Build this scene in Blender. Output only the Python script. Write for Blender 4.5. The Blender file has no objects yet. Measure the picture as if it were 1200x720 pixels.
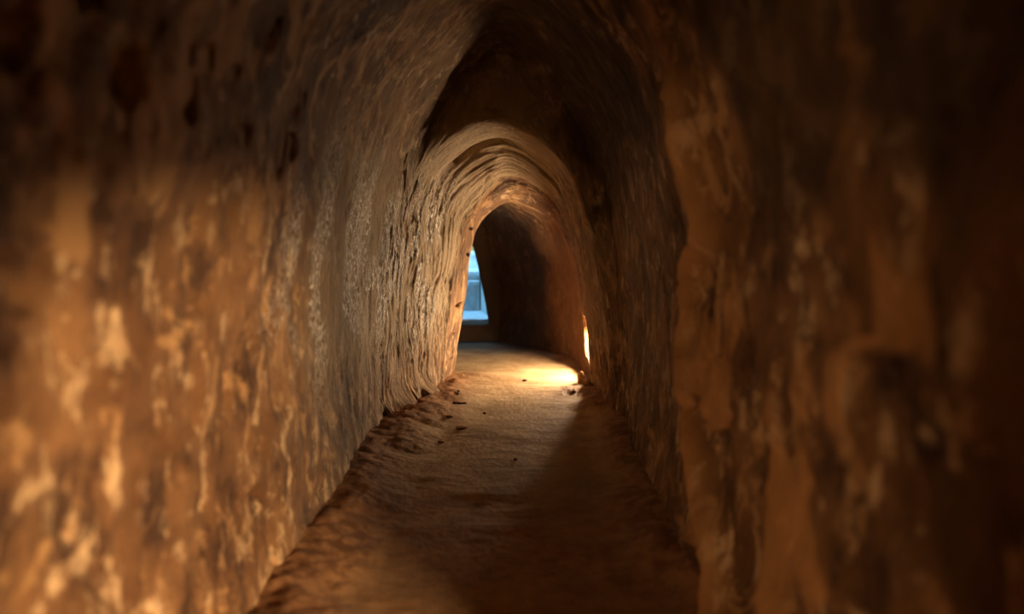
import bpy, bmesh, math, random
import numpy as np
from mathutils import Vector, Matrix

# ------------------------------------------------------------------ camera
SC = bpy.context.scene
COL = SC.collection
FPX = 800.0                      # focal length in pixels of a 1200 px wide frame
PITCH = math.atan(90 / FPX)      # looking slightly down
CAM = Vector((0.0, 0.0, 0.75))
cd = bpy.data.cameras.new('camera')
cd.sensor_width = 36.0
cd.lens = 36.0 * FPX / 1200
cd.clip_start = 0.02
cd.dof.use_dof = True
cd.dof.focus_distance = 2.7
cd.dof.aperture_fstop = 1.35
co = bpy.data.objects.new('camera', cd)
COL.objects.link(co)
co.location = CAM
co.rotation_euler = (math.pi / 2 - PITCH, 0, 0)
SC.camera = co

# ------------------------------------------------------------------ sky, lamps' strengths, exposure
w = bpy.data.worlds.new('sky')
SC.world = w
w.use_nodes = True
nt = w.node_tree
bg = nt.nodes['Background']
sky = nt.nodes.new('ShaderNodeTexSky')
sky.sky_type = 'NISHITA'
sky.sun_disc = False
sky.sun_elevation = math.radians(28)
sky.sun_rotation = math.radians(200)
tint = nt.nodes.new('ShaderNodeMix')
tint.data_type = 'RGBA'
tint.blend_type = 'MULTIPLY'
tint.inputs[0].default_value = 1.0
tint.inputs[7].default_value = (0.50, 0.97, 1.0, 1)     # hazy, slightly teal daylight
nt.links.new(sky.outputs[0], tint.inputs[6])
nt.links.new(tint.outputs[2], bg.inputs[0])
bg.inputs[1].default_value = 3.9
LAMP_FAR = 2600.0
LAMP_NEAR = 4300.0
FILL_LEFT = 430.0  # added out-of-view lamp that fills the near right wall
LAMP_COL = (1.0, 0.73, 0.48)
LAMP_NEAR_COL = (1.0, 0.66, 0.37)        # warmer light of the near lamp and the left fill
SC.view_settings.view_transform = 'Standard'
SC.view_settings.look = 'None'
SC.view_settings.gamma = 1.0
SC.view_settings.use_curve_mapping = False
SC.view_settings.exposure = 0.0
SC.cycles.max_bounces = 10
SC.cycles.diffuse_bounces = 4
SC.cycles.sample_clamp_indirect = 6.0

# ------------------------------------------------------------------ helpers
rng = np.random.default_rng(7)
PERM = rng.random((64, 64, 64)).astype(np.float32)


def vnoise(p):
    """smooth value noise in -1..1 of an (..., 3) array"""
    i = np.floor(p).astype(np.int64)
    f = p - i
    f = f * f * f * (f * (f * 6 - 15) + 10)
    a, b, c = i[..., 0] & 63, i[..., 1] & 63, i[..., 2] & 63
    a1, b1, c1 = (a + 1) & 63, (b + 1) & 63, (c + 1) & 63
    fx, fy, fz = f[..., 0], f[..., 1], f[..., 2]
    x00 = PERM[a, b, c] * (1 - fx) + PERM[a1, b, c] * fx
    x10 = PERM[a, b1, c] * (1 - fx) + PERM[a1, b1, c] * fx
    x01 = PERM[a, b, c1] * (1 - fx) + PERM[a1, b, c1] * fx
    x11 = PERM[a, b1, c1] * (1 - fx) + PERM[a1, b1, c1] * fx
    return ((x00 * (1 - fy) + x10 * fy) * (1 - fz) + (x01 * (1 - fy) + x11 * fy) * fz) * 2 - 1


def fbm(p, octaves=4, gain=0.5):
    s, a, t = 0.0, 1.0, 0.0
    for k in range(octaves):
        s = s + a * vnoise(p * (2.0 ** k) + 17.3 * k)
        t += a
        a *= gain
    return s / t


def sstep(a, b, x):
    t = np.clip((x - a) / (b - a), 0, 1)
    return t * t * (3 - 2 * t)


def unproject(px, py, Y):
    """the point of the plane y = Y that shows at pixel (px, py)"""
    u, v = (px - 600) / FPX, (360 - py) / FPX
    c, s = math.cos(PITCH), math.sin(PITCH)
    dy, dz = c + v * s, v * c - s
    k = Y / dy
    return u * k, CAM.z + dz * k


def on_floor(px_, py_):
    """where the sight line through a pixel meets the floor"""
    u, v = (px_ - 600) / FPX, (360 - py_) / FPX
    c, s = math.cos(PITCH), math.sin(PITCH)
    k = -CAM.z / (v * c - s)
    return u * k, (c + v * s) * k


def pchip(x, y, q):
    """monotone cubic through (x, y[k, ...]) at q"""
    x = np.asarray(x, float)
    y = np.asarray(y, float)
    sh = (-1,) + (1,) * (y.ndim - 1)
    h = np.diff(x).reshape(sh)
    d = np.diff(y, axis=0) / h
    m = np.zeros_like(y)
    same = d[:-1] * d[1:] > 0
    w1, w2 = 2 * h[1:] + h[:-1], h[1:] + 2 * h[:-1]
    with np.errstate(divide='ignore', invalid='ignore'):
        hm = (w1 + w2) / (w1 / d[:-1] + w2 / d[1:])
    m[1:-1] = np.where(same, hm, 0)
    m[0], m[-1] = d[0], d[-1]
    i = np.clip(np.searchsorted(x, q) - 1, 0, len(x) - 2)
    hh = h[i]
    t = ((q - x[i]).reshape(sh)) / hh
    t2, t3 = t * t, t * t * t
    return ((2 * t3 - 3 * t2 + 1) * y[i] + (t3 - 2 * t2 + t) * hh * m[i]
            + (-2 * t3 + 3 * t2) * y[i + 1] + (t3 - t2) * hh * m[i + 1])


def link(name, me, mat, parent=None, kind=None, label=None, cat=None, group=None, smooth=True):
    o = bpy.data.objects.new(name, me)
    COL.objects.link(o)
    if mat and not me.materials:
        me.materials.append(mat)
    if smooth:
        me.polygons.foreach_set('use_smooth', [True] * len(me.polygons))
    if parent:
        o.parent = parent
    if kind:
        o['kind'] = kind
    if label:
        o['label'] = label
    if cat:
        o['category'] = cat
    if group:
        o['group'] = group
    return o


def grid_mesh(name, P, uv=None, attrs=None, flip=False):
    """a sheet of quads through the points P[i, j]"""
    n, m = P.shape[:2]
    idx = np.arange(n * m).reshape(n, m)
    q = np.stack([idx[:-1, :-1], idx[:-1, 1:], idx[1:, 1:], idx[1:, :-1]], -1).reshape(-1, 4)
    if flip:
        q = q[:, ::-1]
    me = bpy.data.meshes.new(name)
    me.vertices.add(n * m)
    me.vertices.foreach_set('co', P.reshape(-1).astype(np.float32))
    me.loops.add(q.size)
    me.loops.foreach_set('vertex_index', q.reshape(-1).astype(np.int32))
    me.polygons.add(len(q))
    me.polygons.foreach_set('loop_start', np.arange(0, q.size, 4, dtype=np.int32))
    me.polygons.foreach_set('loop_total', np.full(len(q), 4, dtype=np.int32))
    me.update(calc_edges=True)
    if uv is not None:
        l = me.uv_layers.new(name='run')
        l.data.foreach_set('uv', uv.reshape(-1, 2)[q.reshape(-1)].reshape(-1).astype(np.float32))
    for k, v in (attrs or {}).items():
        a = me.attributes.new(k, 'FLOAT', 'POINT')
        a.data.foreach_set('value', v.reshape(-1).astype(np.float32))
    return me


# ------------------------------------------------------------------ materials
def N(t, kind, **kw):
    n = t.nodes.new(kind)
    for k, v in kw.items():
        setattr(n, k, v)
    return n


def mixc(t, fac, a, b, blend='MIX'):
    n = t.nodes.new('ShaderNodeMix')
    n.data_type = 'RGBA'
    n.blend_type = blend
    for sock, v in ((0, fac), (6, a), (7, b)):
        if hasattr(v, 'links'):
            t.links.new(v, n.inputs[sock])
        else:
            n.inputs[sock].default_value = v if sock == 0 else (*v, 1)
    return n.outputs[2]


def math_(t, op, a, b=0.0):
    n = t.nodes.new('ShaderNodeMath')
    n.operation = op
    n.use_clamp = op == 'MULTIPLY_ADD'
    for k, v in enumerate((a, b)):
        if hasattr(v, 'links'):
            t.links.new(v, n.inputs[k])
        else:
            n.inputs[k].default_value = v
    return n.outputs[0]


def noise(t, vec, scale, detail=5, rough=0.55, stretch=None, dist=0.0):
    if stretch:
        m = N(t, 'ShaderNodeMapping')
        m.inputs['Scale'].default_value = stretch
        t.links.new(vec, m.inputs['Vector'])
        vec = m.outputs[0]
    n = N(t, 'ShaderNodeTexNoise')
    n.inputs['Scale'].default_value = scale
    n.inputs['Detail'].default_value = detail
    n.inputs['Roughness'].default_value = rough
    n.inputs['Distortion'].default_value = dist
    t.links.new(vec, n.inputs['Vector'])
    return n.outputs[0]


def ramp(t, fac, lo, hi):
    n = N(t, 'ShaderNodeMapRange')
    n.interpolation_type = 'SMOOTHSTEP'
    n.inputs['From Min'].default_value = lo
    n.inputs['From Max'].default_value = hi
    t.links.new(fac, n.inputs['Value'])
    return n.outputs[0]


def new_mat(name):
    m = bpy.data.materials.new(name)
    m.use_nodes = True
    t = m.node_tree
    b = t.nodes['Principled BSDF']
    return m, t, b


def earth_wall(name, blotch=1.0):
    m, t, b = new_mat(name)
    tc = N(t, 'ShaderNodeTexCoord')
    pos = tc.outputs['Object']
    uv = N(t, 'ShaderNodeUVMap', uv_map='run').outputs[0]
    pale = N(t, 'ShaderNodeAttribute', attribute_name='pale').outputs['Fac']
    salt = N(t, 'ShaderNodeAttribute', attribute_name='salt').outputs['Fac']
    # laterite: orange brown, with rust and umber clouds
    base = mixc(t, ramp(t, noise(t, pos, 5.0, 6), 0.35, 0.66), (0.110, 0.050, 0.018), (0.220, 0.112, 0.044))
    base = mixc(t, math_(t, 'MULTIPLY', ramp(t, noise(t, pos, 10.0, 8, 0.66, stretch=(1, 1, 0.6)), 0.46, 0.64), 0.88), base, (0.040, 0.018, 0.009))
    cream = math_(t, 'MULTIPLY', ramp(t, noise(t, pos, 17.0, 8, 0.68, stretch=(1, 1, 0.6), dist=0.2), 0.53, 0.68), 0.95 * blotch)
    base = mixc(t, cream, base, (0.55, 0.375, 0.20))
    swirl = math_(t, 'MULTIPLY', ramp(t, noise(t, pos, 6.5, 6, 0.62, stretch=(1, 1, 0.7), dist=1.6), 0.53, 0.64), 0.75 * blotch)
    base = mixc(t, swirl, base, (0.42, 0.235, 0.095))
    # greyer skin round the arch, thinned on the right to darken it
    base = mixc(t, math_(t, 'MULTIPLY', pale, 0.85), base, (0.385, 0.28, 0.16))
    # chisel streaks that run up the wall and over the vault
    chis = N(t, 'ShaderNodeAttribute', attribute_name='chisel').outputs['Fac']
    st = noise(t, uv, 1.0, 7, 0.65, stretch=(7.0, 60.0, 1.0), dist=0.3)
    base = mixc(t, math_(t, 'MULTIPLY', ramp(t, st, 0.50, 0.68), math_(t, 'MULTIPLY', chis, 0.6)), base, (0.075, 0.036, 0.017))
    st2 = noise(t, uv, 1.0, 6, 0.6, stretch=(10.0, 95.0, 1.0))
    base = mixc(t, math_(t, 'MULTIPLY', ramp(t, st2, 0.54, 0.70), math_(t, 'MULTIPLY', chis, 0.5)), base, (0.45, 0.33, 0.19))
    vein_glow = N(t, 'ShaderNodeAttribute', attribute_name='vein_glow').outputs['Fac']
    base = mixc(t, math_(t, 'MULTIPLY', vein_glow, .85), base, (0.46, 0.225, 0.075))
    stain_shade = N(t, 'ShaderNodeAttribute', attribute_name='stain_shade').outputs['Fac']
    base = mixc(t, math_(t, 'MULTIPLY', stain_shade, .8), base, (0.036, 0.019, 0.009))
    # salt bloom and scraped grains
    g = noise(t, uv, 1.0, 8, 0.75, stretch=(48.0, 120.0, 1.0))
    g = math_(t, 'MULTIPLY', ramp(t, g, 0.48, 0.56), math_(t, 'MINIMUM', math_(t, 'MULTIPLY', salt, 1.7), 1.0))
    base = mixc(t, g, base, (0.88, 0.81, 0.68))
    t.links.new(base, b.inputs['Base Color'])
    b.inputs['Roughness'].default_value = 0.82
    b.inputs['Specular IOR Level'].default_value = 0.25
    # fine relief
    h1 = noise(t, pos, 60.0, 6, 0.65)
    h2 = noise(t, uv, 1.0, 6, 0.65, stretch=(16.0, 110.0, 1.0))
    hs = math_(t, 'ADD', math_(t, 'MULTIPLY', h1, 0.8), math_(t, 'MULTIPLY', h2, chis))
    hs = math_(t, 'ADD', hs, math_(t, 'MULTIPLY', g, 0.5))
    bp = N(t, 'ShaderNodeBump')
    bp.inputs['Strength'].default_value = 0.75
    bp.inputs['Distance'].default_value = 0.010
    t.links.new(hs, bp.inputs['Height'])
    t.links.new(bp.outputs[0], b.inputs['Normal'])
    return m


def earth_floor():
    m, t, b = new_mat('trodden earth')
    pos = N(t, 'ShaderNodeTexCoord').outputs['Object']
    bank = N(t, 'ShaderNodeAttribute', attribute_name='bank').outputs['Fac']
    base = mixc(t, ramp(t, noise(t, pos, 7.0, 6), 0.35, 0.65), (0.31, 0.190, 0.085), (0.44, 0.298, 0.150))
    st = noise(t, pos, 1.0, 6, 0.6, stretch=(9.0, 22.0, 9.0), dist=0.4)
    base = mixc(t, math_(t, 'MULTIPLY', ramp(t, st, 0.54, 0.70), 0.6), base, (0.24, 0.135, 0.055))
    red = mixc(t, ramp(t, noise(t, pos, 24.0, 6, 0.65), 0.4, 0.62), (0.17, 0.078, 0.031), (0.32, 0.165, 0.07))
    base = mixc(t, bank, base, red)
    far_shade = N(t, 'ShaderNodeAttribute', attribute_name='far_shade').outputs['Fac']
    base = mixc(t, math_(t, 'MULTIPLY', far_shade, .9), base, (0.045, 0.027, 0.016))
    sp = noise(t, pos, 70.0, 4, 0.6)
    base = mixc(t, math_(t, 'MULTIPLY', ramp(t, sp, 0.62, 0.72), 0.6), base, (0.13, 0.065, 0.03))
    t.links.new(base, b.inputs['Base Color'])
    b.inputs['Roughness'].default_value = 0.8
    b.inputs['Specular IOR Level'].default_value = 0.25
    hs = math_(t, 'ADD', noise(t, pos, 45.0, 7, 0.65), math_(t, 'MULTIPLY', st, 0.7))
    bp = N(t, 'ShaderNodeBump')
    bp.inputs['Strength'].default_value = 0.6
    bp.inputs['Distance'].default_value = 0.010
    t.links.new(hs, bp.inputs['Height'])
    t.links.new(bp.outputs[0], b.inputs['Normal'])
    return m


def simple(name, c1, c2, scale=12.0, rough=0.85, bump=0.006, stretch=None):
    m, t, b = new_mat(name)
    pos = N(t, 'ShaderNodeTexCoord').outputs['Object']
    n = noise(t, pos, scale, 6, 0.62, stretch=stretch)
    t.links.new(mixc(t, ramp(t, n, 0.36, 0.66), c1, c2), b.inputs['Base Color'])
    b.inputs['Roughness'].default_value = rough
    b.inputs['Specular IOR Level'].default_value = 0.25
    bp = N(t, 'ShaderNodeBump')
    bp.inputs['Strength'].default_value = 0.6
    bp.inputs['Distance'].default_value = bump
    t.links.new(n, bp.inputs['Height'])
    t.links.new(bp.outputs[0], b.inputs['Normal'])
    return m


def glow(name, strength, col=LAMP_COL):
    m, t, b = new_mat(name)
    b.inputs['Base Color'].default_value = (0.9, 0.85, 0.7, 1)
    b.inputs['Emission Color'].default_value = (*col, 1)
    b.inputs['Emission Strength'].default_value = strength
    return m


M_WALL = earth_wall('laterite wall')
M_FAR = earth_wall('shaded far laterite', 0.8)  # copy of the wall earth, slightly darkened for the far shade
M_FLOOR = earth_floor()
M_PLASTER = simple('lime washed plaster', (0.34, 0.36, 0.36), (0.66, 0.68, 0.68), 9.0, stretch=(1, 1, 0.45))
M_STEP = simple('worn cement', (0.55, 0.57, 0.58), (0.75, 0.77, 0.78), 16.0)
M_CLOD = simple('crumbled laterite', (0.30, 0.15, 0.06), (0.52, 0.30, 0.13), 60.0, bump=0.004)
M_STONE = simple('dark gravel', (0.11, 0.06, 0.03), (0.22, 0.125, 0.065), 80.0, bump=0.003)
M_TWIG = simple('dry bark', (0.08, 0.045, 0.022), (0.20, 0.115, 0.058), 90.0, bump=0.002)
M_SOCKET = simple('brown bakelite', (0.05, 0.028, 0.016), (0.09, 0.05, 0.03), 30.0, rough=0.45, bump=0.001)
M_CABLE = simple('black rubber', (0.015, 0.014, 0.013), (0.03, 0.028, 0.026), 40.0, rough=0.6, bump=0.001)

# ------------------------------------------------------------------ tunnel shell: outlines at stations along the passage
# every outline runs left foot -> vault -> right foot in eleven points
NEAR = [(-.48, -.06), (-.505, .22), (-.50, .52), (-.455, .88), (-.345, 1.19), (-.03, 1.47),
        (.275, 1.19), (.375, .88), (.415, .52), (.415, .22), (.395, -.06)]


CROWN = (0, 0, 0, .3, .8, 1, .8, .3, 0, 0, 0)


def px(Y, pts, lean=0.0):
    o = []
    for (a, b), c in zip(pts, CROWN):
        yy = Y + lean * c                    # the vault may lean on ahead of its feet
        x, z = unproject(a, b, yy)
        o.append((x, z, yy))
    o[0] = (o[0][0], -.06, Y)
    o[-1] = (o[-1][0], -.06, Y)
    return o


ST = [
    (-1.6, NEAR), (1.0, NEAR), (1.7, NEAR), (2.3, NEAR),
    (2.52, px(2.52, [(447, 508), (450, 425), (455, 330), (468, 232), (498, 152), (586, 62),
                     (672, 140), (716, 230), (732, 330), (738, 425), (734, 508)], .135)),
    (2.70, px(2.70, [(470, 497), (466, 420), (472, 330), (488, 228), (512, 178), (572, 142),
                     (634, 170), (674, 225), (702, 325), (714, 420), (714, 490)])),
    (2.84, px(2.84, [(492, 488), (485, 418), (490, 328), (501, 238), (524, 195), (580, 163),
                     (640, 187), (672, 238), (694, 328), (705, 420), (706, 482)])),
    (2.93, px(2.93, [(502, 484), (494, 418), (499, 328), (507, 240), (528, 199), (583, 166),
                     (643, 196), (670, 246), (690, 330), (700, 420), (703, 478)])),
    (3.00, px(3.00, [(508, 475), (502, 416), (506, 328), (516, 246), (537, 209), (592, 180),
                     (644, 210), (668, 252), (687, 330), (697, 420), (700, 472)])),
    (3.22, px(3.22, [(514, 457), (520, 405), (529, 350), (540, 280), (556, 242), (595, 210),
                     (642, 228), (665, 264), (684, 330), (691, 415), (694, 460)])),
    (3.50, px(3.50, [(529, 439), (536, 400), (544, 352), (553, 292), (564, 260), (598, 237),
                     (642, 256), (664, 288), (680, 335), (687, 400), (688, 440)])),
    (3.62, [(-.50, -.06), (-.53, .2), (-.50, .42), (-.42, .66), (-.28, .83), (.0, .925),
            (.20, .84), (.31, .68), (.37, .45), (.385, .2), (.38, -.06)]),
    (3.95, [(-.80, -.06), (-.83, .2), (-.80, .42), (-.66, .70), (-.45, .86), (-.10, .93),
            (.16, .84), (.27, .68), (.33, .45), (.34, .2), (.33, -.06)]),
    (4.22, [(-1.00, -.06), (-1.03, .2), (-1.00, .42), (-.84, .70), (-.60, .88), (-.25, .95),
            (.04, .83), (.14, .68), (.19, .45), (.20, .2), (.19, -.06)]),
    (4.42, [(-1.00, -.06), (-1.03, .2), (-1.00, .42), (-.85, .70), (-.62, .88), (-.30, .94),
            (-.06, .82), (.02, .67), (.06, .45), (.07, .2), (.06, -.06)]),
    (4.54, [(-1.00, -.06), (-1.03, .2), (-1.00, .42), (-.86, .70), (-.64, .88), (-.38, .93),
            (-.16, .80), (-.09, .66), (-.05, .45), (-.03, .2), (-.04, -.06)]),
    (4.62, [(-1.00, -.06), (-1.03, .2), (-1.00, .42), (-.86, .72), (-.68, .88), (-.46, .92),
            (-.24, .82), (-.18, .68), (-.13, .45), (-.10, .2), (-.10, -.06)]),
]
SY = np.array([s[0] for s in ST])
SP = np.array([[(p[0], p[1], p[2] if len(p) > 2 else s[0]) for p in s[1]] for s in ST])

# stations closer together where the camera sees them large
ys = [-1.6]
while ys[-1] < 2.5:
    y = ys[-1]
    ys.append(y + (0.03 if y < 0.2 else min(0.012, max(0.005, 1.7 * y * y / 380))))
N_NEAR = len(ys)
y = ys[-1]
while y < 3.62:
    y += 0.0045
    ys.append(y)
N_ARCH = len(ys)
while y < 4.62:
    y += 0.010
    ys.append(min(y, 4.62))
ys = np.array(ys)
NU = 620
ctrl = pchip(SY, SP, ys)                                   # (ny, 11, 2)
tt = np.linspace(0, 10, NU)
# denser parameter spacing along the walls than the vault is not needed: the outline points are near even
pr = np.swapaxes(ctrl, 0, 1)                               # (11, ny, 2)
# smooth (Catmull-Rom) along the outline
i = np.clip(tt.astype(int), 0, 9)
f = (tt - i)[:, None, None]
p0, p1, p2, p3 = pr[np.maximum(i - 1, 0)], pr[i], pr[i + 1], pr[np.minimum(i + 2, 10)]
sec = 0.5 * (2 * p1 + (p2 - p0) * f + (2 * p0 - 5 * p1 + 4 * p2 - p3) * f ** 2 + (3 * p1 - p0 - 3 * p2 + p3) * f ** 3)
sec = np.swapaxes(sec, 0, 1)                               # (ny, NU, 2)
S = np.empty((len(ys), NU, 3))
S[..., 0], S[..., 2], S[..., 1] = sec[..., 0], sec[..., 1], sec[..., 2]
seg = np.linalg.norm(np.diff(S[..., [0, 2]], axis=1), axis=2)
ARC = np.concatenate([np.zeros((len(ys), 1)), np.cumsum(seg, 1)], 1)
ARC = ARC - ARC[:, NU // 2:NU // 2 + 1] + 5.0               # metres from the crown
# normals towards the inside
du = np.gradient(S, axis=1)
dv = np.gradient(S, axis=0)
nrm = np.cross(du, dv)
nrm /= np.linalg.norm(nrm, axis=2, keepdims=True) + 1e-9
mid = S.mean(1, keepdims=True)
nrm *= np.sign((nrm[..., [0, 2]] * (mid - S)[..., [0, 2]]).sum(2).mean())
X, Y, Z = S[..., 0], S[..., 1], S[..., 2]
near_k = 1 - sstep(1.3, 2.2, Y)
arch_k = sstep(1.5, 2.2, Y) * (1 - sstep(3.4, 3.7, Y))
left_k = sstep(0.05, -0.2, X)
right_k = sstep(0.1, 0.3, X)

D = 0.022 * fbm(S * 2.6 + 3.1, 3)
D += (0.004 + 0.012 * near_k) * fbm(S * np.array([9, 9, 5.5]) + 11.0, 4)
pit = fbm(S * np.array([20, 20, 13]) + 40.0, 3)
D -= (0.010 + 0.030 * near_k) * np.maximum(pit - 0.26, 0)
D += 0.012 * near_k * np.maximum(fbm(S * np.array([26, 26, 15]) + 70.0, 3) - 0.12, 0)
# chiselled furrows running up the wall and over the vault
g = np.stack([ARC * 4.2, Y * 26 + 0.8 * vnoise(S * 5.0), np.zeros_like(Y)], -1)
fur = np.abs(fbm(g, 4, 0.6))
lip = 1 - .85 * sstep(.93, 1.0, Z) * sstep(2.66, 2.70, Y) * (1 - sstep(2.86, 2.9, Y))
arch_k = arch_k * lip * (1 - .8 * sstep(3.18, 3.24, Y))
g2 = np.stack([ARC * 5.0 + 9, Y * 75, np.ones_like(Y) * 3.3], -1)
D += arch_k * (-0.009 * np.maximum(0.22 - fur, 0) / 0.22 * (0.4 + 0.6 * left_k + 0.2 * right_k) + 0.003 * fbm(g2, 3))
# layered rings inside the arch
ring = np.stack([ARC * 1.3 + 4, Y * 24 + 0.5 * vnoise(S * 4.0 + 5), np.ones_like(Y) * 7.7], -1)
D += 0.030 * sstep(2.93, 3.0, Y) * (1 - sstep(3.25, 3.38, Y)) * sstep(.75, .95, Z) * fbm(ring, 3, 0.6)
D += 0.012 * left_k * np.exp(-((Y - 3.205) / .016) ** 2)
# deep notch under the outer arch, left of the crown
D -= 0.055 * np.exp(-((Y - 2.915) / 0.04) ** 2) * sstep(.88, .98, Z) * np.exp(-((X + .13) / .15) ** 2)
# upright rib of harder earth on the near right wall
rib_y = pchip([-.1, .15, .40, .62, .78, 1.0, 1.5], [1.16, 1.24, 1.46, 1.46, 1.34, 1.36, 1.40], Z[0]).reshape(1, -1) + 0.03 * vnoise(S * 7.0 + 1)
rk = sstep(0.2, 0.3, X) * (1 - sstep(1.0, 1.15, Z))
D += rk * (0.05 * np.exp(-((Y - rib_y) / 0.04) ** 2) + 0.012 * sstep(0.08, -0.08, Y - rib_y))
# small bore holes in the left jamb
for hx, hy, hY, r in ((547, 297, 3.40, .011), (537, 357, 3.36, .011), (531, 392, 3.34, .006), (549, 268, 3.34, .006), (526, 420, 3.36, .006)):
    a, b = unproject(hx, hy, hY)
    D -= 0.05 * np.exp(-((((Y - hY) / 4) ** 2 + (Z - b) ** 2) / r ** 2) ** 2) * left_k
for hx, hy, hY, r in ((316, 603, 1.35, .005), (449, 522, 2.4, .006), (290, 435, 1.25, .007)):
    a, b = unproject(hx, hy, hY)
    D -= 0.02 * np.exp(-(((Y - hY) ** 2 + ((Z - b) / 1.8) ** 2) / r ** 2) ** 2) * left_k
# the left wall spreads into a foot where the arch begins
D += 0.06 * left_k * sstep(.16, .0, Z) ** 1.5 * sstep(2.3, 2.6, Y) * (1 - sstep(2.95, 3.15, Y)) * (1 + .5 * vnoise(S * 18.0))
# lamp niches low in the right wall, one added left for the fill
NICHES = ((3.395, 0.201, .150, .084, .17), (.41, .258, .105, .068, .29), (.41, .43, .11, .075, .29))


def niche(Yc, Zc, hy, hz, depth, side=right_k):
    wob = 0.005 * vnoise(S * 16.0)
    far = .09 * sstep(.20, .32, Z) if Yc > 1 else 0.0      # its far edge opens out towards the top
    a = sstep(hy + .025, hy - .02, np.maximum(Yc - Y, Y - Yc - far) + wob)
    b = sstep(hz + .03, hz - .02, np.abs(Z - Zc) + wob)
    return depth * a * b * side


NL = niche(*NICHES[2], left_k)
NK = niche(*NICHES[0]) + niche(*NICHES[1]) - NL
D *= 1 - .8 * right_k * np.exp(-(((Y - 3.38) / .2) ** 2 + ((Z - .2) / .2) ** 2) ** 2)
PT = S + nrm * D[..., None]
PT[..., 0] += NK
PT[..., 1] -= .75 * (niche(*NICHES[1]) + NL)                        # the near niches are burrowed slantwise
pale = np.clip(sstep(1.35, 2.3, Y + 0.25 * fbm(S * 4.0, 3)) * (1 - sstep(3.17, 3.23, Y + .02 * vnoise(S * 20.0))) * (0.25 + 0.75 * sstep(.15, .45, Z)) * (1 - .7 * right_k) * (1 - .75 * sstep(.85, 1.1, Z) * (1 - sstep(2.64, 2.7, Y))), 0, 1)  # less pale on the right wall, so its shade sits in the colour
salt = left_k * sstep(1.3, 1.9, Y + 0.3 * fbm(S * 5.0 + 30, 3)) * (1 - sstep(2.95, 3.15, Y)) * \
    np.exp(-((Z - .64) / .24) ** 2) * np.clip(0.50 + 3.6 * fbm(S * np.array([7, 10, 5]) + 50.0, 3), 0, 1)
UV = np.stack([ARC, Y], -1)


vein_glow = rk * np.exp(-((Y - rib_y) / .05) ** 2) * np.clip(.75 + fbm(S * 9.0 + 5, 3), 0, 1)
stain_shade = sstep(-.10, .25, fbm(S * np.array([3.2, 3.2, 2.6]) + 25.0, 4, .6) + 1.1 * (Z - 1.02) + (.25 * right_k - .30 * left_k) * sstep(.6, 1.0, Z)) * (1 - sstep(2.64, 2.70, Y))  # upper wall stains, thickened upward to paint in the vault's shade
stain_shade = np.maximum(stain_shade, sstep(4.0, 4.28, Y + .10 * fbm(S * 6.0, 3)))  # blackness of the unlit far passage, painted into the earth
vein_glow = np.maximum(vein_glow, .8 * right_k * near_k * sstep(.06, .34, fbm(S * np.array([6, 6, 4.2]) + .5 * vnoise(S * 9.0)[..., None] + 33.0, 4, .6)) * (1 - .6 * sstep(.7, 1.1, Z)))  # ochre patches, put in also to brighten the dim right wall
vein_glow = np.maximum(vein_glow, .6 * sstep(.1, .3, X) * sstep(3.42, 3.6, Y))  # orange lamplight painted on the right wall past the arch
chisel = sstep(.9, 1.8, Y + .3 * fbm(S * 4.0 + 60, 2))


def shell(name, i0, i1, j0, j1, label, mat=M_WALL):
    me = grid_mesh(name, PT[i0:i1, j0:j1], UV[i0:i1, j0:j1], {'pale': pale[i0:i1, j0:j1], 'salt': salt[i0:i1, j0:j1], 'chisel': chisel[i0:i1, j0:j1], 'vein_glow': vein_glow[i0:i1, j0:j1], 'stain_shade': stain_shade[i0:i1, j0:j1]})
    return link(name, me, mat, kind='structure', label=label)


JA, JB = int(NU * .42), int(NU * .58)
a, b, c = N_NEAR, N_ARCH, len(ys)
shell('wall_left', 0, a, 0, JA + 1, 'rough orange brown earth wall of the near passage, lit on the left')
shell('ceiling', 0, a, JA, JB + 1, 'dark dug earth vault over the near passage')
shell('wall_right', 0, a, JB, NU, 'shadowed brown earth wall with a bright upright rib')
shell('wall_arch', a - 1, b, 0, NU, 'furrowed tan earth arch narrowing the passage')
shell('wall_far', b - 1, c, 0, NU, 'smooth earth wall beyond the arch, orange glow and black shade in its colour', M_FAR)

# ------------------------------------------------------------------ floor
fy = [-1.7]
while fy[-1] < 5.6:
    y = fy[-1]
    fy.append(y + (0.04 if y < 1.0 else min(0.016, max(0.005, 1.6 * y * y / 900))))
fy = np.array(fy)
fx = np.linspace(-1.15, .62, 420)
FX, FYY = np.meshgrid(fx, fy)
F = np.stack([FX, FYY, np.zeros_like(FX)], -1)


def edge(col):
    return np.interp(fy, ys, PT[:, col, 0])[:, None]


J_FOOT = int(np.argmin(np.abs(S[0, :NU // 2, 2] - .02)))
dl = FX - edge(J_FOOT)
dr = edge(NU - 1 - J_FOOT) - FX


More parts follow.
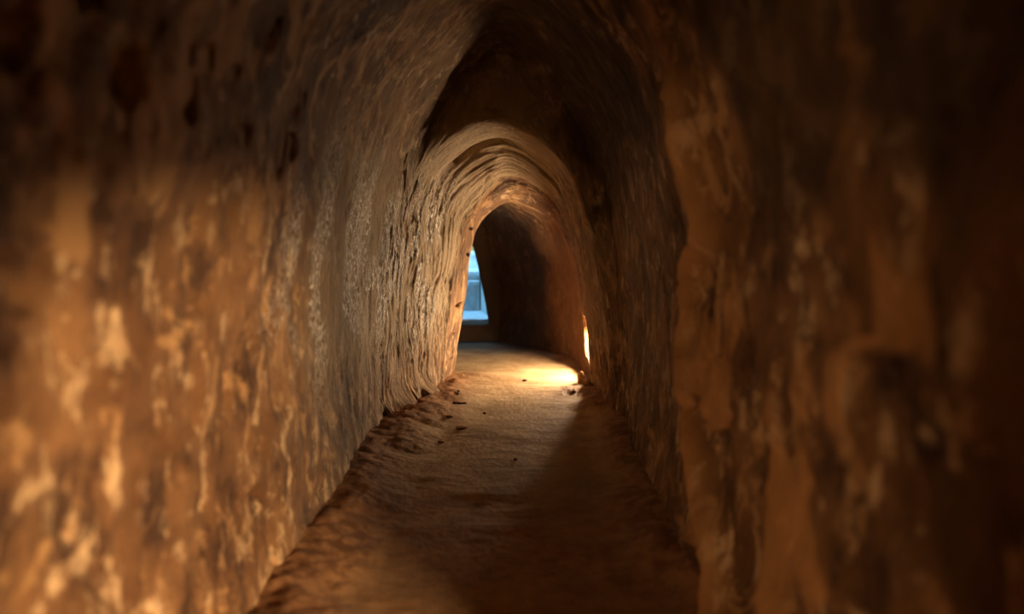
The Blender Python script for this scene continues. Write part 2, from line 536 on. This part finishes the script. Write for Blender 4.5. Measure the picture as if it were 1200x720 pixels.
def floor_height(F, dl, dr):
    x, y = F[..., 0], F[..., 1]
    h = 0.008 * fbm(F * np.array([3, 3, 1]) + 2.0, 3)
    h += 0.0035 * fbm(F * np.array([8, 18, 1]) + 9.0, 4)
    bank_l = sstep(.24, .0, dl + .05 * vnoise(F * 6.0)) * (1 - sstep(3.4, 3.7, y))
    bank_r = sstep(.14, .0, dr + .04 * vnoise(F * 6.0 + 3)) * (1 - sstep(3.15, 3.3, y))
    h += 0.050 * bank_l * (1 - .5 * sstep(2.6, 3.2, y)) + 0.035 * bank_r
    h += 0.010 * np.maximum(bank_l, bank_r) * fbm(F * np.array([26, 26, 1]) + 5.0, 4)
    mx, my = on_floor(668, 459)
    md = np.exp(-(((x - mx) / .065) ** 2 + ((y - my) / .10) ** 2) * (1 + .5 * vnoise(F * 30.0)))
    h += md * (.008 + .010 * fbm(F * np.array([40, 40, 1]) + 8.0, 3))
    near_red = .55 * (1 - sstep(1.5, 2.5, y + .5 * fbm(F * 5.0 + 12.0, 3)))      # redder, darker earth tone nearer the viewer
    return h, np.clip(bank_l * 1.2 + bank_r + md + near_red, 0, 1)


H, BANK = floor_height(F, dl, dr)
FAR_SHADE = sstep(4.0, 4.35, F[..., 1] + .12 * fbm(F * 7.0 + 21.0, 3))  # painted shade over the floor beyond the lamp's reach
F[..., 2] = H
fl = grid_mesh('floor', F, None, {'bank': BANK, 'far_shade': FAR_SHADE})
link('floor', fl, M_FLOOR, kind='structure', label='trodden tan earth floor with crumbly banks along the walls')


def ground(x, y):
    j = int(np.argmin(np.abs(fy - y)))
    return float(np.interp(x, fx, F[j, :, 2]))


# ------------------------------------------------------------------ closing walls
def quad_box(bm, x0, x1, y0, y1, z0, z1, bevel=0.0):
    r = bmesh.ops.create_cube(bm, size=1.0, matrix=Matrix.Translation(((x0 + x1) / 2, (y0 + y1) / 2, (z0 + z1) / 2))
                              @ Matrix.Diagonal((x1 - x0, y1 - y0, z1 - z0, 1)))
    if bevel:
        es = list({e for v in r['verts'] for e in v.link_edges})
        bmesh.ops.bevel(bm, geom=es, offset=bevel, segments=3, affect='EDGES', profile=0.5)
    return r


def mesh_of(name, bm):
    me = bpy.data.meshes.new(name)
    bm.normal_update()
    bm.to_mesh(me)
    bm.free()
    return me


bm = bmesh.new()
quad_box(bm, -.9, .9, -1.75, -1.58, -.2, 1.8)
link('wall_back', mesh_of('wall_back', bm), M_PLASTER, kind='structure', label='earth end of the passage behind the viewer', smooth=False)

# end wall with the arched way out on its left
EX = [(-.48, .112), (-.30, .114), (-.20, .116), (-.163, .128), (-.170, .18), (-.192, .32), (-.230, .50), (-.278, .67), (-.36, .79), (-.45, .83),
      (-.55, .79), (-.63, .66), (-.68, .48), (-.69, .25), (-.69, .13), (-.66, .112), (-.48, .112)]
e = np.array(EX)
k = 120
q = np.linspace(0, len(e) - 1, k)
ex = np.stack([np.interp(q, np.arange(len(e)), e[:, 0]), np.interp(q, np.arange(len(e)), e[:, 1])], -1)
for _ in range(2):
    ex[1:-1] = (ex[:-2] + 2 * ex[1:-1] + ex[2:]) / 4
c0 = np.array([-.44, .42])
out = c0 + (ex - c0) * 4.0
rows = []
for d, pull, t in ((4.60, 1, 1), (4.60, 1, .6), (4.60, 1, .3), (4.60, 1, .12), (4.602, 1, .04), (4.61, 1, .01), (4.64, 1, 0), (4.70, 1, 0), (4.77, 1, 0), (4.81, 1, .02), (4.82, 1, .3), (4.82, 1, 1)):
    p = ex + (out - ex) * t
    rows.append(np.stack([p[:, 0], np.full(k, d), p[:, 1]], -1))
EW = np.array(rows)
EW += 0.008 * np.stack([fbm(EW * 9 + 3, 3), fbm(EW * 8 + 9, 3), fbm(EW * 9 + 20, 3)], -1)
z0 = np.zeros(EW.shape[:2])
me = grid_mesh('wall_end', EW, EW[..., [2, 0]] * 1.0, {'pale': z0, 'salt': z0, 'chisel': z0, 'vein_glow': z0, 'stain_shade': z0 + 1.2})
link('wall_end', me, M_FAR, kind='structure', label='earth end wall, shade in its colour, pierced by the daylit way out')

# daylit exit pit behind it
def prism(bm, pts, z0, z1):
    lo = [bm.verts.new((x, y, z0)) for x, y in pts]
    hi = [bm.verts.new((x, y, z1)) for x, y in pts]
    n = len(pts)
    bm.faces.new(lo[::-1])
    bm.faces.new(hi)
    for k in range(n):
        bm.faces.new((lo[k], lo[(k + 1) % n], hi[(k + 1) % n], hi[k]))


bm = bmesh.new()
quad_box(bm, -1.5, .4, 4.82, 6.3, -.2, .118)
link('floor_exit', mesh_of('floor_exit', bm), M_STEP, kind='structure', label='pale bluish sill at the bottom of the exit', smooth=False)
bm = bmesh.new()
prism(bm, [(-.142, 4.81), (.25, 4.81), (.25, 6.5), (-.25, 6.5), (-.247, 5.36)], .05, 1.9)
link('wall_exit_right', mesh_of('wall_exit_right', bm), M_PLASTER, kind='structure', label='daylit plaster wall slanting along the right of the exit pit', smooth=False)
for nm, bb, mt, lb in (('wall_exit_left', (-1.7, -1.5, 4.81, 6.5, 0, 1.9), M_PLASTER, 'daylit plaster wall left of the exit pit'),
                       ('wall_exit_back', (-1.5, -.255, 6.3, 6.5, 0, 1.9), M_CLOD, 'dark earth wall behind the exit stairs')):
    bm = bmesh.new()
    quad_box(bm, *bb)
    link(nm, mesh_of(nm, bm), mt, kind='structure', label=lb, smooth=False)
st = bpy.data.objects.new('exit_stairs', None)
COL.objects.link(st)
st.location = (-.88, 5.36, .118)
st['label'] = 'pale cement stairs seen through the bluish daylit way out'
st['category'] = 'stairs'
for n, (z0, z1, y0) in enumerate(((0, .235, 0), (.235, .305, .09), (.305, .44, .54))):
    bm = bmesh.new()
    quad_box(bm, -.61, .622, y0, .93, z0, z1 - .03)
    o = link('step', mesh_of('step', bm), M_PLASTER, st, smooth=False)
    bm = bmesh.new()
    quad_box(bm, -.61, .622, y0 - .02, .93, z1 - .03, z1, .005)
    link('tread', mesh_of('tread', bm), M_STEP, o, smooth=False)


# ------------------------------------------------------------------ lamps in their niches
def tube(bm, pts, r, seg=8):
    rings = []
    for i, p in enumerate(pts):
        p = Vector(p)
        d = (Vector(pts[min(i + 1, len(pts) - 1)]) - Vector(pts[max(i - 1, 0)])).normalized()
        a = d.orthogonal().normalized() if i == 0 else (rings[-1][1] - d * rings[-1][1].dot(d)).normalized()
        b = d.cross(a)
        rr = r[i] if isinstance(r, (list, tuple)) else r
        rings.append(([bm.verts.new(p + (a * math.cos(2 * math.pi * k / seg) + b * math.sin(2 * math.pi * k / seg)) * rr) for k in range(seg)], a))
    for (r0, _), (r1, _) in zip(rings, rings[1:]):
        for k in range(seg):
            bm.faces.new((r0[k], r0[(k + 1) % seg], r1[(k + 1) % seg], r1[k]))
    bm.faces.new(rings[0][0][::-1])
    bm.faces.new(rings[-1][0])


def lamp(loc, aim, strength, label, col=LAMP_COL):
    """a small flood lamp: bevelled housing, lit glass, rim, foot bracket and cable; its glass looks along aim"""
    root = bpy.data.objects.new('niche_lamp', None)
    COL.objects.link(root)
    root.location = loc
    root['label'] = label
    root['category'] = 'lamp'
    d = Vector(aim).normalized()
    up = Vector((0, 0, 1))
    sd = up.cross(d).normalized()
    uu = d.cross(sd)
    M = Matrix((sd, d, uu)).transposed().to_4x4()          # local y looks along aim
    M = Matrix.Translation((0, 0, .062)) @ M
    bm = bmesh.new()
    quad_box(bm, -.036, .036, -.030, 0, -.030, .030, .005)
    for k in range(5):
        quad_box(bm, -.030 + k * .015 - .002, -.030 + k * .015 + .002, -.038, -.028, -.026, .026)
    bm.transform(M)
    link('housing', mesh_of('housing', bm), M_SOCKET, root)
    bm = bmesh.new()
    for b_ in ((-.036, .036, 0, .004, .025, .030), (-.036, .036, 0, .004, -.030, -.025), (-.036, -.031, 0, .004, -.025, .025), (.031, .036, 0, .004, -.025, .025)):
        quad_box(bm, *b_, .001)
    bm.transform(M)
    link('rim', mesh_of('rim', bm), M_SOCKET, root)
    bm = bmesh.new()
    quad_box(bm, -.031, .031, .0002, .0028, -.025, .025)
    bm.transform(M)
    link('glass', mesh_of('glass', bm), glow('lit lamp glass', strength, col), root, label='glowing warm white lamp glass', smooth=False)
    bm = bmesh.new()
    quad_box(bm, -.026, .026, -.028, .0, 0, .006, .001)
    quad_box(bm, -.007, .007, -.020, -.008, .004, .034, .001)
    bm.transform(Matrix.Translation((0, 0, 0)) @ Matrix((Vector((sd.x, sd.y, 0)).normalized(), Vector((d.x, d.y, 0)).normalized(), up)).transposed().to_4x4())
    link('bracket', mesh_of('bracket', bm), M_SOCKET, root)
    bm = bmesh.new()
    bk = Vector((-d.x, -d.y, 0)).normalized()
    tube(bm, [bk * .034 + Vector((0, 0, .05)), bk * .046 + Vector((0, 0, .044)), bk * .052 + Vector((0, 0, .025)), bk * .05 + Vector((0, 0, .006))], .0032, 8)
    link('cable', mesh_of('cable', bm), M_CABLE, root)


lamp((.438, 3.478, .098), (-.95, -.02, .22), LAMP_FAR, 'glowing flood lamp hidden in the low wall niche right of the arch')
lamp((-.715, .195, .335), (.75, .66, 0), FILL_LEFT, 'added unseen fill lamp in the left wall niche opposite the near one', LAMP_NEAR_COL)
lamp((.635, .195, .192), (-.75, .66, 0), LAMP_NEAR, 'brighter flood lamp in the right wall niche beside the viewer', LAMP_NEAR_COL)


# ------------------------------------------------------------------ loose things on the floor
def rock_mesh(name, size, seed, sub=3, rough=.28):
    bm = bmesh.new()
    bmesh.ops.create_icosphere(bm, subdivisions=sub, radius=1.0)
    P = np.array([v.co[:] for v in bm.verts])
    n = fbm(P * 1.3 + seed * 3.7, 3) * rough + fbm(P * 3.5 + seed, 2) * rough * .4
    n = np.where(n > .1, .1 + (n - .1) * .3, n)             # broken facets
    P = P * (1 + n)[:, None] * np.array(size)
    P[:, 2] -= P[:, 2].min() * .8 + 0
    for v, p in zip(bm.verts, P):
        v.co = p
    return mesh_of(name, bm)


def rock(name, cat, px_, py_, size, seed, mat, label, rz=0.0, lift=0.0):
    x, y = on_floor(px_, py_)
    o = link(name, rock_mesh(name, size, seed), mat, label=label, cat=cat)
    o.location = (x, y, ground(x, y) - size[2] * .2 + lift)
    o.rotation_euler = (0, 0, rz)


rock('earth_clod', 'clod', 681, 449, (.016, .022, .036), 1, M_CLOD, 'tallest reddish clod standing at the foot of the lamp niche', .4)
rock('earth_clod', 'clod', 687, 457, (.018, .020, .020), 2, M_CLOD, 'round reddish clod at the near corner of the lamp niche', 1.0)
rock('earth_clod', 'clod', 672, 462, (.013, .011, .009), 3, M_CLOD, 'small clod on the low mound in front of the lamp niche', .2)
rock('earth_clod', 'clod', 541, 503, (.022, .018, .007), 5, M_CLOD, 'lumpy flat clod on the crumbly bank beside the left jamb', .5)
rock('earth_clod', 'clod', 527, 494, (.015, .014, .006), 6, M_CLOD, 'small clod wedged against the foot of the left jamb', .9)
rock('earth_clod', 'clod', 517, 519, (.012, .010, .005), 8, M_CLOD, 'small clod low on the left bank nearest the viewer', .1)
rock('pebble', 'pebble', 615, 447, (.012, .010, .006), 9, M_STONE, 'flat dark pebble on the bright floor beyond the arch', .3)
rock('pebble', 'pebble', 568, 485, (.006, .006, .005), 10, M_STONE, 'tiny dark pebble right of the twigs on the floor', .3)
rock('pebble', 'pebble', 604, 540, (.008, .006, .004), 12, M_STONE, 'tiny pebble in the middle of the path before the arch', 1.2)


def twig(px0, py0, px1, py1, r, label, bend=.004):
    a = Vector((*on_floor(px0, py0), 0))
    b = Vector((*on_floor(px1, py1), 0))
    root = (a + b) / 2
    root.z = ground(root.x, root.y)
    bm = bmesh.new()
    pts, rr = [], []
    side = (b - a).normalized().cross(Vector((0, 0, 1)))
    for k in range(9):
        t = k / 8
        p = a.lerp(b, t)
        z = ground(p.x, p.y) + r * .8
        p = p + side * bend * math.sin(t * 5.0)
        pts.append(Vector((p.x, p.y, z)) - root)
        rr.append(r * (1.1 - .5 * t) * (1 + .2 * math.sin(k * 2.1)))
    tube(bm, pts, rr, 8)
    o = link('twig', mesh_of('twig', bm), M_TWIG, label=label, cat='twig')
    o.location = root


twig(531, 480, 547, 478, .005, 'thicker dark twig lying across the floor beside the left jamb')
twig(536, 472, 539, 463, .004, 'thin crooked twig pointing away just beyond the thicker twig', .006)
